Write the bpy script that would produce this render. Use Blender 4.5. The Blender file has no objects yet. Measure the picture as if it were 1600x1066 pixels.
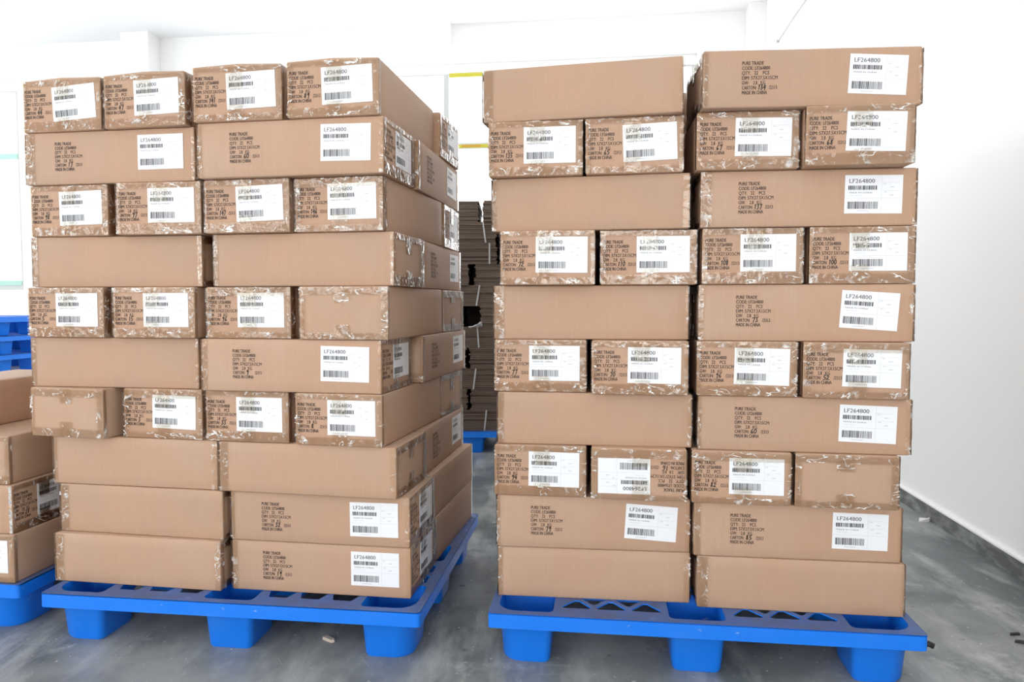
import bpy, bmesh, math, random
from mathutils import Vector, Matrix
from mathutils.geometry import delaunay_2d_cdt
R = math.radians
random.seed(7)
sc = bpy.context.scene
col = sc.collection

# ---------------------------------------------------------------- camera
cam_d = bpy.data.cameras.new('camera'); cam = bpy.data.objects.new('camera', cam_d); col.objects.link(cam)
cam.location = (0, 0, 1.0356); cam.rotation_euler = (R(90 - 2.907), 0, 0)
cam_d.sensor_width = 36; cam_d.lens = 1138.04 * 36 / 1600
sc.camera = cam
sc.view_settings.view_transform = 'Standard'; sc.view_settings.look = 'None'
sc.view_settings.gamma = 1; sc.view_settings.use_curve_mapping = False
sc.view_settings.exposure = 0.16

# room frame: u to the right along the far wall, v into the depth, turned 7 degrees
YAW = R(-7); EU = Vector((math.cos(YAW), math.sin(YAW), 0)); EV = Vector((-math.sin(YAW), math.cos(YAW), 0))
def rm(u, v, z=0): return EU * u + EV * v + Vector((0, 0, z))
CEIL = 3.98; VB = 7.7; UR = 1.578; UL = -9.6; VF = -4.2

# ---------------------------------------------------------------- sky and daylight
w = bpy.data.worlds.new('sky'); sc.world = w; w.use_nodes = True
w.node_tree.nodes['Background'].inputs[0].default_value = (0.93, 0.97, 1.0, 1)
w.node_tree.nodes['Background'].inputs[1].default_value = 2.2
def area(name, loc, direction, sx, sy, power, colour=(1, 1, 1), spread=180):
    d = bpy.data.lights.new(name, 'AREA'); d.shape = 'RECTANGLE'; d.size = sx; d.size_y = sy
    d.energy = power; d.color = colour; d.spread = R(spread)
    o = bpy.data.objects.new(name, d); col.objects.link(o); o.location = loc
    o.rotation_euler = Vector(direction).to_track_quat('-Z', 'Y').to_euler(); return o
FRONT_WIN = [(-7.6, -5.4), (-4.6, -2.4), (-1.0, 1.35)]           # openings of the wall behind the camera
LEFT_WIN = [(-2.6, 0.4), (1.6, 4.6)]                             # openings of the left wall
for i, (a, b) in enumerate(FRONT_WIN):
    area('daylight_front', rm((a + b) / 2, VF + .12, 1.7), EV, b - a, 1.6, [76, 54, 84][i], (1, .985, .96))
for a, b in LEFT_WIN:
    area('daylight_left', rm(UL + .12, (a + b) / 2, 2.2), EU + Vector((0, 0, .3)), b - a, 2.2, 100, (.93, .97, 1))
area('daylight_far', rm(-1.5, VB - .12, 2.4), -EV + Vector((0, 0, .25)), 4.4, 2.0, 100, (.97, .99, 1))
area('daylight_far', rm(-8.0, VB - .12, 2.4), -EV + Vector((0, 0, .25)), 2.4, 2.0, 55, (.93, .97, 1))

# ---------------------------------------------------------------- materials
def mat(name, colour, rough=.6, spec=.5, metal=0):
    m = bpy.data.materials.new(name); m.use_nodes = True; b = m.node_tree.nodes['Principled BSDF']
    b.inputs['Base Color'].default_value = (*colour, 1); b.inputs['Roughness'].default_value = rough
    b.inputs['Specular IOR Level'].default_value = spec; b.inputs['Metallic'].default_value = metal
    return m, m.node_tree, b
def N(t, kind, **kw):
    n = t.nodes.new(kind)
    for k, v in kw.items(): setattr(n, k, v)
    return n
def ramp(t, src, stops):
    r = N(t, 'ShaderNodeValToRGB'); e = r.color_ramp.elements
    while len(e) < len(stops): e.new(.5)
    for el, (p, c) in zip(e, stops): el.position = p; el.color = (*c, 1) if len(c) == 3 else c
    t.links.new(src, r.inputs[0]); return r.outputs[0]
def noise(t, scale, detail=4, vec=None, rough=.5, scl=None):
    n = N(t, 'ShaderNodeTexNoise'); n.inputs['Scale'].default_value = scale; n.inputs['Detail'].default_value = detail
    n.inputs['Roughness'].default_value = rough
    if vec is None: vec = N(t, 'ShaderNodeTexCoord').outputs['Object']
    if scl:
        mp = N(t, 'ShaderNodeMapping'); mp.inputs['Scale'].default_value = scl; t.links.new(vec, mp.inputs[0]); vec = mp.outputs[0]
    t.links.new(vec, n.inputs['Vector']); return n.outputs[0]
def mix(t, fac, a, b, kind='MIX'):
    m = N(t, 'ShaderNodeMix', data_type='RGBA', blend_type=kind)
    for s, v in ((0, fac), (6, a), (7, b)):
        if hasattr(v, 'is_output'): t.links.new(v, m.inputs[s])
        else: m.inputs[s].default_value = v if s == 0 else (*v, 1)
    return m.outputs[2]
def bump(t, b, h, strength, dist=.002):
    bp = N(t, 'ShaderNodeBump'); bp.inputs['Strength'].default_value = strength; bp.inputs['Distance'].default_value = dist
    t.links.new(h, bp.inputs['Height']); t.links.new(bp.outputs[0], b.inputs['Normal'])

def cardboard(name, c):
    m, t, b = mat(name, c, .62, .35)
    oi = N(t, 'ShaderNodeObjectInfo')
    v1 = mix(t, oi.outputs['Random'], tuple(x * .93 for x in c), tuple(x * 1.06 for x in c))
    n1 = noise(t, 5, 3)
    v2 = mix(t, ramp(t, n1, [(.35, (0, 0, 0)), (.7, (1, 1, 1))]), v1, (c[0] * 1.04, c[1] * .96, c[2] * .9))
    n2 = noise(t, 1, 3, scl=(180, 180, 9))
    v3 = mix(t, ramp(t, n2, [(.4, (0, 0, 0)), (.62, (.12, .12, .12))]), v2, (c[0] * .8, c[1] * .78, c[2] * .74))
    t.links.new(v3, b.inputs['Base Color'])
    wv = N(t, 'ShaderNodeTexWave', bands_direction='DIAGONAL'); wv.inputs['Scale'].default_value = 45; wv.inputs['Distortion'].default_value = .6
    mp = N(t, 'ShaderNodeMapping'); mp.inputs['Scale'].default_value = (1, 1, 0)
    t.links.new(N(t, 'ShaderNodeTexCoord').outputs['Object'], mp.inputs[0]); t.links.new(mp.outputs[0], wv.inputs[0])
    bump(t, b, wv.outputs[1], .06, .001)
    return m
M = {}
M['card'] = cardboard('kraft_cardboard', (.455, .305, .215))
M['shaded_flat_card'] = cardboard('shaded_flat_kraft', (.12, .088, .068))  # same cardboard, its colour darkened to paint in the backlit shade
M['print'] = mat('brown_ink', (.07, .045, .036), .7)[0]
M['marker'] = mat('black_marker', (.006, .006, .008), .5)[0]
M['paper'] = mat('white_label_paper', (.80, .81, .84), .5)[0]
M['ink'] = mat('black_label_ink', (.02, .02, .028), .5)[0]
M['grey_ink'] = mat('grey_label_ink', (.10, .10, .12), .5)[0]
M['line'] = mat('pale_label_rule', (.56, .57, .61), .5)[0]
# clear tape: see-through with a gloss coat; bright glints on the folds are painted as thin white lines
m = bpy.data.materials.new('clear_tape'); m.use_nodes = True; t = m.node_tree; t.nodes.clear()
o_ = N(t, 'ShaderNodeOutputMaterial'); tr = N(t, 'ShaderNodeBsdfTransparent'); gl = N(t, 'ShaderNodeBsdfGlossy'); df = N(t, 'ShaderNodeBsdfDiffuse')
tr.inputs[0].default_value = (.97, .945, .89, 1); gl.inputs['Roughness'].default_value = .12; df.inputs[0].default_value = (.97, .96, .93, 1)
tcn = N(t, 'ShaderNodeTexCoord'); oi = N(t, 'ShaderNodeObjectInfo'); va = N(t, 'ShaderNodeVectorMath', operation='ADD')
rs = N(t, 'ShaderNodeMath', operation='MULTIPLY'); rs.inputs[1].default_value = 17; t.links.new(oi.outputs['Random'], rs.inputs[0])
t.links.new(tcn.outputs['Object'], va.inputs[0]); t.links.new(rs.outputs[0], va.inputs[1]); TV = va.outputs[0]
def crease_glint(scale, rot, scl, width):
    mp = N(t, 'ShaderNodeMapping'); mp.inputs['Rotation'].default_value = rot; t.links.new(TV, mp.inputs[0])
    n = noise(t, scale, 3, mp.outputs[0], .55, scl)
    return ramp(t, n, [(.5 - width, (0, 0, 0)), (.5, (1, 1, 1)), (.5 + width, (0, 0, 0))])
cr1 = crease_glint(30, (.5, .9, .4), (1, .25, 1), .018); cr2 = crease_glint(42, (-.9, .3, 1.2), (.28, 1, 1), .016)
sp1 = ramp(t, noise(t, 16, 3, TV), [(.50, (0, 0, 0)), (.62, (1, 1, 1))]); sp2 = ramp(t, noise(t, 21, 2, TV, .5, (1, 1, 1.3)), [(.52, (0, 0, 0)), (.64, (1, 1, 1))])
cra = mix(t, 1.0, mix(t, 1.0, cr1, sp1, 'MULTIPLY'), mix(t, 1.0, cr2, sp2, 'MULTIPLY'), 'ADD')
patchy = ramp(t, noise(t, 27, 3, TV, .6), [(.60, (0, 0, 0)), (.74, (.55, .55, .55))])      # small bunched spots
painted_glint = mix(t, 1.0, mix(t, 1.0, cra, (1, 1, 1), 'MULTIPLY'), patchy, 'ADD')
lw = N(t, 'ShaderNodeFresnel'); lw.inputs[0].default_value = 1.46
bp = N(t, 'ShaderNodeBump'); bp.inputs['Strength'].default_value = .7; bp.inputs['Distance'].default_value = .006
t.links.new(noise(t, 26, 3, TV), bp.inputs['Height']); t.links.new(bp.outputs[0], gl.inputs['Normal']); t.links.new(bp.outputs[0], lw.inputs['Normal'])
m1 = N(t, 'ShaderNodeMixShader'); t.links.new(painted_glint, m1.inputs[0]); t.links.new(tr.outputs[0], m1.inputs[1]); t.links.new(df.outputs[0], m1.inputs[2])
m2 = N(t, 'ShaderNodeMixShader'); t.links.new(lw.outputs[0], m2.inputs[0]); t.links.new(m1.outputs[0], m2.inputs[1]); t.links.new(gl.outputs[0], m2.inputs[2])
t.links.new(m2.outputs[0], o_.inputs[0]); M['tape'] = m

def plastic(name, c, dusty_shaded):
    m, t, b = mat(name, c, .38, .45)
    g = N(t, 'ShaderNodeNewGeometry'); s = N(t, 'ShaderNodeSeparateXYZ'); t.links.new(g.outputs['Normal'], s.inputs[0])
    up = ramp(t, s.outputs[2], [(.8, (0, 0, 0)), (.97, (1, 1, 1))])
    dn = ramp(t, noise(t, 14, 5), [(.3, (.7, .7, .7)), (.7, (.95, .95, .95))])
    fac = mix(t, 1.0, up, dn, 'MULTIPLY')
    c1 = mix(t, fac, c, dusty_shaded)  # upward faces get dust grey plus a painted darkening for weaker light
    sm = ramp(t, noise(t, 6, 6), [(.5, (0, 0, 0)), (.75, (.25, .25, .25))])
    c2 = mix(t, sm, c1, (c[0] + .06, c[1] + .06, c[2] * .95))
    scr = ramp(t, noise(t, 1, 3, scl=(14, 60, 40)), [(.70, (0, 0, 0)), (.74, (.55, .55, .55))])
    c3 = mix(t, scr, c2, (.45, .55, .75)); t.links.new(c3, b.inputs['Base Color'])
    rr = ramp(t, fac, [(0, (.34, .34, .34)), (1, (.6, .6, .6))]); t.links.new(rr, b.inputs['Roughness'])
    return m
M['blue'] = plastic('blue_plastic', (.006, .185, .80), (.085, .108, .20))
M['wall'] = None
m, t, b = mat('white_wall_paint', (.9, .9, .89), .75, .2)
t.links.new(mix(t, ramp(t, noise(t, 1.2, 4), [(.45, (0, 0, 0)), (.75, (.5, .5, .5))]), (.89, .885, .88), (.85, .845, .83)), b.inputs['Base Color'])
bump(t, b, noise(t, 60, 3), .12, .002); M['wall'] = m
M['ceil'] = mat('white_ceiling_paint', (.95, .95, .95), .8, .1)[0]
m, t, b = mat('grey_skirting_paint', (.12, .125, .12), .5)
t.links.new(mix(t, ramp(t, noise(t, 9, 6, scl=(1, 1, 3)), [(.42, (0, 0, 0)), (.68, (1, 1, 1))]), (.10, .105, .10), (.27, .28, .27)), b.inputs['Base Color']); M['skirt'] = m
# floor: worn grey concrete
m, t, b = mat('worn_grey_concrete', (.2, .2, .2), .4, .5)
tc = N(t, 'ShaderNodeTexCoord').outputs['Object']
c0 = mix(t, ramp(t, noise(t, 1.3, 8, tc, .62), [(.42, (0, 0, 0)), (.60, (1, 1, 1))]), (.115, .132, .137), (.29, .305, .30))
c1 = mix(t, ramp(t, noise(t, 7, 6, tc, .65, (1, .25, 1)), [(.48, (0, 0, 0)), (.66, (.8, .8, .8))]), c0, (.40, .41, .40))
c2 = mix(t, ramp(t, noise(t, 2.3, 8, tc, .75), [(.56, (0, 0, 0)), (.68, (.85, .85, .85))]), c1, (.52, .525, .51))
s1 = ramp(t, noise(t, 1, 2, tc, .5, (3, 60, 1)), [(.68, (0, 0, 0)), (.73, (.35, .35, .35))])
mp = N(t, 'ShaderNodeMapping'); mp.inputs['Rotation'].default_value = (0, 0, R(58)); t.links.new(tc, mp.inputs[0])
s2 = ramp(t, noise(t, 1, 2, mp.outputs[0], .5, (2.2, 75, 1)), [(.71, (0, 0, 0)), (.75, (.5, .5, .5))])
c3 = mix(t, s1, c2, (.42, .43, .42)); c4 = mix(t, s2, c3, (.48, .49, .48))
sp = ramp(t, noise(t, 55, 2, tc), [(.70, (0, 0, 0)), (.74, (.9, .9, .9))]); c5 = mix(t, sp, c4, (.6, .6, .58))
dk = ramp(t, noise(t, 26, 3, tc), [(.25, (.6, .6, .6)), (.30, (0, 0, 0))]); c6 = mix(t, dk, c5, (.07, .07, .07))
t.links.new(c6, b.inputs['Base Color'])
t.links.new(ramp(t, noise(t, 3, 5, tc), [(.3, (.26, .26, .26)), (.7, (.5, .5, .5))]), b.inputs['Roughness'])
bump(t, b, noise(t, 30, 5, tc), .1, .002); M['floor'] = m
M['frame'] = mat('grey_aluminium', (.52, .53, .52), .4, .5)[0]
M['green'] = mat('pale_green_rail', (.42, .68, .58), .45)[0]
M['yellow'] = mat('yellow_film', (.52, .47, .03), .35)[0]
M['amber'] = mat('amber_film', (.55, .30, .03), .35)[0]
M['strap'] = mat('white_strap', (.42, .42, .42), .35)[0]
M['white'] = mat('white_plastic', (.85, .85, .86), .4)[0]
M['black'] = mat('black_rubber', (.012, .012, .012), .6)[0]
M['dark'] = mat('dark_grey_panel', (.06, .05, .055), .4)[0]
m = bpy.data.materials.new('window_glass'); m.use_nodes = True; t = m.node_tree; t.nodes.clear()
o_ = N(t, 'ShaderNodeOutputMaterial'); tr = N(t, 'ShaderNodeBsdfTransparent'); gl = N(t, 'ShaderNodeBsdfGlossy'); gl.inputs['Roughness'].default_value = .02
fw = N(t, 'ShaderNodeLayerWeight'); fp = N(t, 'ShaderNodeMath', operation='POWER'); fp.inputs[1].default_value = 5; t.links.new(fw.outputs[1], fp.inputs[0])
fr = N(t, 'ShaderNodeMath', operation='MULTIPLY_ADD'); fr.inputs[1].default_value = .5; fr.inputs[2].default_value = .04; t.links.new(fp.outputs[0], fr.inputs[0]); m1 = N(t, 'ShaderNodeMixShader')
t.links.new(fr.outputs[0], m1.inputs[0]); t.links.new(tr.outputs[0], m1.inputs[1]); t.links.new(gl.outputs[0], m1.inputs[2]); t.links.new(m1.outputs[0], o_.inputs[0]); M['glass'] = m

# ---------------------------------------------------------------- helpers
def link(name, me, parent=None, loc=None, rotz=None):
    o = bpy.data.objects.new(name, me); col.objects.link(o)
    if parent: o.parent = parent
    if loc is not None: o.location = loc
    if rotz is not None: o.rotation_euler = (0, 0, rotz)
    return o
def tag(o, label, cat, group=None):
    o['label'] = label; o['category'] = cat
    if group: o['group'] = group
    return o
def thing(name, label, cat, loc, rotz=0, group=None):
    o = bpy.data.objects.new(name, None); col.objects.link(o); o.location = loc; o.rotation_euler = (0, 0, rotz)
    o.empty_display_size = .05
    return tag(o, label, cat, group)
class MB:
    def __init__(s): s.v = []; s.f = []; s.m = []; s.mats = []; s.sm = []
    def mi(s, m):
        if m not in s.mats: s.mats.append(m)
        return s.mats.index(m)
    def add(s, vs, fs, m, smooth=False):
        k = len(s.v); s.v += [tuple(v) for v in vs]; i = s.mi(m)
        for f in fs: s.f.append([a + k for a in f]); s.m.append(i); s.sm.append(smooth)
    def box(s, a, b, m, fr=None):
        (x0, y0, z0), (x1, y1, z1) = a, b
        vs = [Vector(p) for p in ((x0,y0,z0),(x1,y0,z0),(x1,y1,z0),(x0,y1,z0),(x0,y0,z1),(x1,y0,z1),(x1,y1,z1),(x0,y1,z1))]
        if fr: vs = [fr(*p) for p in vs]
        s.add(vs, [(3,2,1,0),(4,5,6,7),(0,1,5,4),(1,2,6,5),(2,3,7,6),(3,0,4,7)], m)
    def mesh(s, name):
        me = bpy.data.meshes.new(name); me.from_pydata(s.v, [], s.f)
        for m in s.mats: me.materials.append(m)
        me.polygons.foreach_set('material_index', s.m); me.polygons.foreach_set('use_smooth', s.sm); me.update()
        return me
    def obj(s, name, parent=None, **kw): return link(name, s.mesh(name), parent, **kw)
def struct(o): o['kind'] = 'structure'; return o
def bevel(o, wd, seg=2):
    md = o.modifiers.new('bevel', 'BEVEL'); md.width = wd; md.segments = seg; md.limit_method = 'ANGLE'; return o

# ---------------------------------------------------------------- room
WT = .24
b = MB(); b.box((UL - WT, VF - WT, -.12), (UR + WT, VB + WT, 0), M['floor'], rm); struct(b.obj('floor'))
b = MB(); b.box((UL - WT, VF - WT, CEIL), (UR + WT, VB + WT, CEIL + .15), M['ceil'], rm); struct(b.obj('ceiling'))
def wall(name, axis, at, lo, hi, holes, z0, z1, sign):
    """wall along u (axis 0) or v (axis 1) with rectangular openings between z0 and z1"""
    b = MB()
    def bx(a0, a1, q0, q1):
        if a1 - a0 < 1e-4 or q1 - q0 < 1e-4: return
        t0, t1 = sorted((at, at + sign * WT))
        if axis == 0: b.box((a0, t0, q0), (a1, t1, q1), M['wall'], rm)
        else: b.box((t0, a0, q0), (t1, a1, q1), M['wall'], rm)
    if not holes: bx(lo, hi, 0, CEIL)
    else:
        bx(lo, hi, 0, z0); bx(lo, hi, z1, CEIL); c = lo
        for a0, a1 in holes: bx(c, a0, z0, z1); c = a1
        bx(c, hi, z0, z1)
    return struct(b.obj(name))
BACKW = [(-9.3, -6.64), (-3.95, .95)]
WZ0, WZ1 = 1.2, 3.58
wall('wall_back', 0, VB, UL - WT, UR + WT, BACKW, WZ0, WZ1, 1)
wall('wall_right', 1, UR, VF, VB, [], 0, 0, 1)
wall('wall_left', 1, UL, VF, VB, LEFT_WIN, 1.0, 3.4, -1)
wall('wall_front', 0, VF, UL - WT, UR + WT, FRONT_WIN, .85, 2.55, -1)
b = MB(); b.box((-1.87, -4.2, 3.755), (-1.59, VB, CEIL), M['ceil'], rm); struct(b.obj('trim_1'))       # ceiling beam
b = MB(); b.box((-5.2, VB - .22, 0), (-4.88, VB, CEIL), M['wall'], rm); struct(b.obj('trim_2'))       # pillars on the far wall
b = MB(); b.box((1.42, VB - .2, 0), (UR, VB, CEIL), M['wall'], rm); struct(b.obj('trim_3'))
# skirting with a thin rounded white plaster edge above
b = MB(); b.box((UR - .014, -1.0, 0), (UR, VB - .2, .074), M['skirt'], rm)
b.box((UR - .019, -1.0, .074), (UR, VB - .2, .081), M['wall'], rm); struct(b.obj('baseboard_right'))
b = MB(); b.box((-4.88, VB - .014, 0), (1.42, VB, .074), M['skirt'], rm); struct(b.obj('baseboard_back'))
# windows
def window(idx, u0, u1, mull, rails, z0, z1, label):
    root = bpy.data.objects.new('window_%d' % idx, None); col.objects.link(root); root.location = rm((u0 + u1) / 2, VB + .06, z0); root.rotation_euler = (0, 0, YAW)
    root['kind'] = 'structure'; c = (u0 + u1) / 2; v = 0; H = z1 - z0
    b = MB(); T = .025
    b.box((u0 - c, -T, 0), (u1 - c, T, .06), M['frame']); b.box((u0 - c, -T, H - .11), (u1 - c, T, H), M['wall'])
    b.box((u0 - c, -T, .06), (u0 - c + .05, T, H - .11), M['frame']); b.box((u1 - c - .05, -T, .06), (u1 - c, T, H - .11), M['frame'])
    b.box((u0 - c, -T - .004, H - .118), (u1 - c, -T, H - .104), M['frame'])
    bevel(b.obj('window_frame', root), .003)
    for mu in mull:
        b = MB(); b.box((mu - c - .028, -T, .06), (mu - c + .028, T, H - .11), M['frame']); b.obj('mullion', root)
    for rz, m in rails:
        b = MB(); b.box((u0 - c + .05, -T - .004, rz - z0 - .028), (u1 - c - .05, T, rz - z0 + .028), m); b.obj('transom', root)
    b = MB(); b.box((u0 - c + .05, -.003, .06), (u1 - c - .05, .003, H - .11), M['glass']); b.obj('pane', root)
    return root, c
w1, c1 = window(1, -3.95, .95, [-2.85, -1.655, -.45, .72], [(2.72, M['frame'])], WZ0, WZ1, '')
b = MB(); b.box((-1.62 - c1, -.034, 3.438 - WZ0), (.7 - c1, -.030, 3.482 - WZ0), M['yellow']); b.obj('protective_film', w1)
b = MB(); b.box((-1.62 - c1, -.034, 2.694 - WZ0), (.7 - c1, -.030, 2.732 - WZ0), M['yellow'])
for k in range(5): b.box((-1.49 + .42 * k - c1, -.036, 2.704 - WZ0), (-1.28 + .42 * k - c1, -.034, 2.726 - WZ0), M['amber'])
b.obj('protective_film', w1)
w2, c2_ = window(2, -9.3, -6.64, [-8.0], [(2.74, M['green']), (1.28, M['green'])], WZ0, WZ1, '')
w2r = struct(w2)
# cable clipped along the right wall
def tube(b, pts, r, m, n=8, closed=False):
    vs = []; fs = []
    for i, p in enumerate(pts):
        p = Vector(p); a = Vector(pts[max(i - 1, 0)]); c = Vector(pts[min(i + 1, len(pts) - 1)]); d = (c - a).normalized()
        up = Vector((0, 0, 1)) if abs(d.z) < .9 else Vector((1, 0, 0)); s = d.cross(up).normalized(); q = s.cross(d)
        vs += [p + (s * math.cos(2 * math.pi * k / n) + q * math.sin(2 * math.pi * k / n)) * r for k in range(n)]
    for i in range(len(pts) - 1):
        for k in range(n): fs.append((i * n + k, i * n + (k + 1) % n, (i + 1) * n + (k + 1) % n, (i + 1) * n + k))
    fs += [tuple(range(n))[::-1], tuple(range((len(pts) - 1) * n, len(pts) * n))]
    b.add(vs, fs, m, True)
root = thing('cable', 'thin grey cable running high along the white right wall', 'cable', rm(UR, 5, 3.4))
b = MB(); O = rm(UR, 5, 3.4)
tube(b, [rm(UR - .012, 1.5 + .5 * i, 3.41 + .004 * math.sin(i * 2.1)) - O for i in range(12)], .006, M['frame']); b.obj('cable_run', root)
for i in range(6):
    b = MB(); b.box((UR - .019, 2.2 + i * .95, 3.402), (UR - .001, 2.215 + i * .95, 3.42), M['dark'], lambda *p: rm(*p) - O); b.obj('cable_clip', root)
# socket box at the right edge
root = thing('wall_switch_box', 'dark grey switch box in a pale surround low on the right wall', 'switch box', rm(UR, 2.49, .62), YAW)
b = MB(); b.box((-.012, -.10, -.09), (0, .085, .095), M['white']); bevel(b.obj('surround', root), .006, 3)
b = MB(); b.box((-.018, -.08, -.066), (-.010, .068, .068), M['dark']); bevel(b.obj('panel', root), .006, 3)
b = MB(); b.box((-.0145, .074, .0), (-.0115, .078, .004), M['dark']); b.obj('screw', root)

# ---------------------------------------------------------------- blue plastic pallets
def rrect(x0, y0, x1, y1, rads, n=6):
    """corner radii in order (x0,y0),(x1,y0),(x1,y1),(x0,y1), counter-clockwise"""
    pts = []
    for (cx, cy, sx, sy, a0), r in zip(((x0, y0, 1, 1, 180), (x1, y0, -1, 1, 270), (x1, y1, -1, -1, 0), (x0, y1, 1, -1, 90)), rads):
        ox, oy = cx + sx * r, cy + sy * r
        for k in range(n + 1):
            a = R(a0 + 90 * k / n); pts.append((ox + r * math.cos(a), oy + r * math.sin(a)))
    return pts
def inside(p, poly):
    c = False; j = len(poly) - 1
    for i in range(len(poly)):
        (xi, yi), (xj, yj) = poly[i], poly[j]
        if (yi > p[1]) != (yj > p[1]) and p[0] < (xj - xi) * (p[1] - yi) / (yj - yi) + xi: c = not c
        j = i
    return c
PW, PD, PH, LIP = 1.186, 1.0, .1547, .043
US = [(.024, .185), (.512, .668), (1.000, 1.162)]; VS = [(.026, .200), (.42, .58), (.80, .974)]
def leg_rads(i, j):
    big, sm = .055, .018
    return [big if (i, j) == (0, 0) else sm, big if (i, j) == (2, 0) else sm, big if (i, j) == (2, 2) else sm, big if (i, j) == (0, 2) else sm]
def deck_holes(style):
    hs = []
    for i, (a, c) in enumerate(US):
        for j, (d, e) in enumerate(VS): hs.append(rrect(a, d, c, e, leg_rads(i, j)))
    for u0, u1 in ((.20, .50), (.685, .985)):
        p = (u1 - u0) / 3
        for k in range(3):
            cx = u0 + p * (k + .5)
            for r in range(8):
                v0 = (.058 if style == 'hex' else .062) + r * .108
                if style == 'hex':
                    hs.append([(cx - .028, v0), (cx + .028, v0), (cx + .043, v0 + .045), (cx + .028, v0 + .09), (cx - .028, v0 + .09), (cx - .043, v0 + .045)])
                else:
                    hs.append([(cx - .036, v0), (cx + .036, v0), (cx + .042, v0 + .010), (cx + .006, v0 + .056), (cx - .006, v0 + .056), (cx - .042, v0 + .010)])
                    if k < 2: hs.append([(cx + p / 2 - .004, v0 + .030), (cx + p / 2 + .004, v0 + .030), (cx + p / 2 + .036, v0 + .072), (cx + p / 2 + .032, v0 + .079), (cx + p / 2 - .032, v0 + .079), (cx + p / 2 - .036, v0 + .072)])
    for (u0, u1) in US:
        for v0, v1 in ((.225, .40), (.60, .775)):
            for k in range(2):
                hs.append([(u0 + .012, v0 + .09 * k), (u1 - .012, v0 + .09 * k), (u1 - .012, v0 + .09 * k + .06), (u0 + .012, v0 + .09 * k + .06)])
    return hs
def deck_mesh(style):
    outer = rrect(0, 0, PW, PD, [.012] * 4, 4); holes = deck_holes(style)
    pts = []; loops = []
    for lp in [outer] + holes:
        k = len(pts); pts += [Vector(p) for p in lp]; loops.append([(k + i, k + (i + 1) % len(lp)) for i in range(len(lp))])
    vs, es, fs, *_ = delaunay_2d_cdt(pts, [e for l in loops for e in l], [], 1, 1e-6)
    keep = []
    for f in fs:
        c = sum((vs[i] for i in f), Vector((0, 0))) / len(f)
        if not any(inside(c, h) for h in holes): keep.append(list(f))
    T = .0035; b = MB(); n = len(vs)
    cnt = {}
    for f in keep:
        for i in range(len(f)): e = (f[i], f[(i + 1) % len(f)]); cnt[e] = 1
    V3 = [(v.x, v.y, PH) for v in vs] + [(v.x, v.y, PH - T) for v in vs]
    F3 = keep + [[i + n for i in f[::-1]] for f in keep]
    F3 += [[e[1], e[0], e[0] + n, e[1] + n] for e in cnt if (e[1], e[0]) not in cnt]
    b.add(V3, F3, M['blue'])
    # skirt: outer wall and its inner side
    inn = rrect(.006, .006, PW - .006, PD - .006, [.008] * 4, 4); m = len(outer)
    b.add([(x, y, PH) for x, y in outer] + [(x, y, PH - LIP) for x, y in outer] + [(x, y, PH - LIP) for x, y in inn] + [(x, y, PH - T) for x, y in inn],
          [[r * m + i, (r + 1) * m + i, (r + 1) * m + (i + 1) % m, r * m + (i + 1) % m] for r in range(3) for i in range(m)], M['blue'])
    # stiffening ribs under the deck
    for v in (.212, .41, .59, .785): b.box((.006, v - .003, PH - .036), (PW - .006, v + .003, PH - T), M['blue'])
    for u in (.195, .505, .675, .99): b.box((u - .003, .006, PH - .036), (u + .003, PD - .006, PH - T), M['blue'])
    return b.mesh('pallet_deck')
def leg_mesh(i, j):
    a, c = US[i]; d, e = VS[j]; rd = leg_rads(i, j); b = MB(); rings = []
    g = .003
    for ins, z, dr in ((-g, PH - .009, g), (-g + .001, PH - LIP - .004, g), (.003, PH - LIP - .010, 0), (.010, .008, 0), (.014, 0.0, 0)):
        rings.append([(x, y, z) for x, y in rrect(a + ins, d + ins, c - ins, e - ins, [r + dr for r in rd])])
    for ins, z in ((.016, .006), (.004, PH - .045), (.0005, PH - .001)):
        rings.append([(x, y, z) for x, y in rrect(a + ins, d + ins, c - ins, e - ins, rd)])
    m = len(rings[0]); vs = [p for r in rings for p in r]
    fs = [[r * m + k, (r + 1) * m + k, (r + 1) * m + (k + 1) % m, r * m + (k + 1) % m] for r in (0, 1, 2, 3, 5, 6) for k in range(m)]
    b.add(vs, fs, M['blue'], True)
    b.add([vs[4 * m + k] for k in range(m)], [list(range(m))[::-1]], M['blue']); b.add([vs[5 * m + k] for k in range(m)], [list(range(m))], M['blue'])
    me = b.mesh('pallet_leg'); return me
DECK = {'hex': deck_mesh('hex'), 'tri': deck_mesh('tri')}
for me in DECK.values():
    bm = bmesh.new(); bm.from_mesh(me); bmesh.ops.remove_doubles(bm, verts=bm.verts, dist=1e-5); bmesh.ops.recalc_face_normals(bm, faces=bm.faces); bm.to_mesh(me); bm.free()
LEG = {(i, j): leg_mesh(i, j) for i in range(3) for j in range(3)}
def pallet(x, y, z, yaw, style, label, group=None):
    """x, y: the pallet's front left corner"""
    a = R(yaw); c = Vector((x, y, z)) + Vector((math.cos(a), math.sin(a), 0)) * PW / 2 + Vector((-math.sin(a), math.cos(a), 0)) * PD / 2
    root = thing('plastic_pallet', label, 'pallet', c, a, group)
    link('deck', DECK[style], root, (-PW / 2, -PD / 2, 0))
    for k in LEG: link('leg', LEG[k], root, (-PW / 2, -PD / 2, 0))
    return root
pallet(-1.441, 2.180, 0, -7.0, 'hex', 'blue plastic pallet with nine hollow feet under the tall left carton stack')
pallet(-.0694, 2.0371, 0, -7.0, 'tri', 'blue plastic pallet with triangular deck holes under the right carton stack')
T0 = Vector((-1.548, 2.241, 0)); TA = -7.0
TX = Vector((math.cos(R(TA)), math.sin(R(TA)), 0)); TY = Vector((-TX.y, TX.x, 0))
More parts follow.
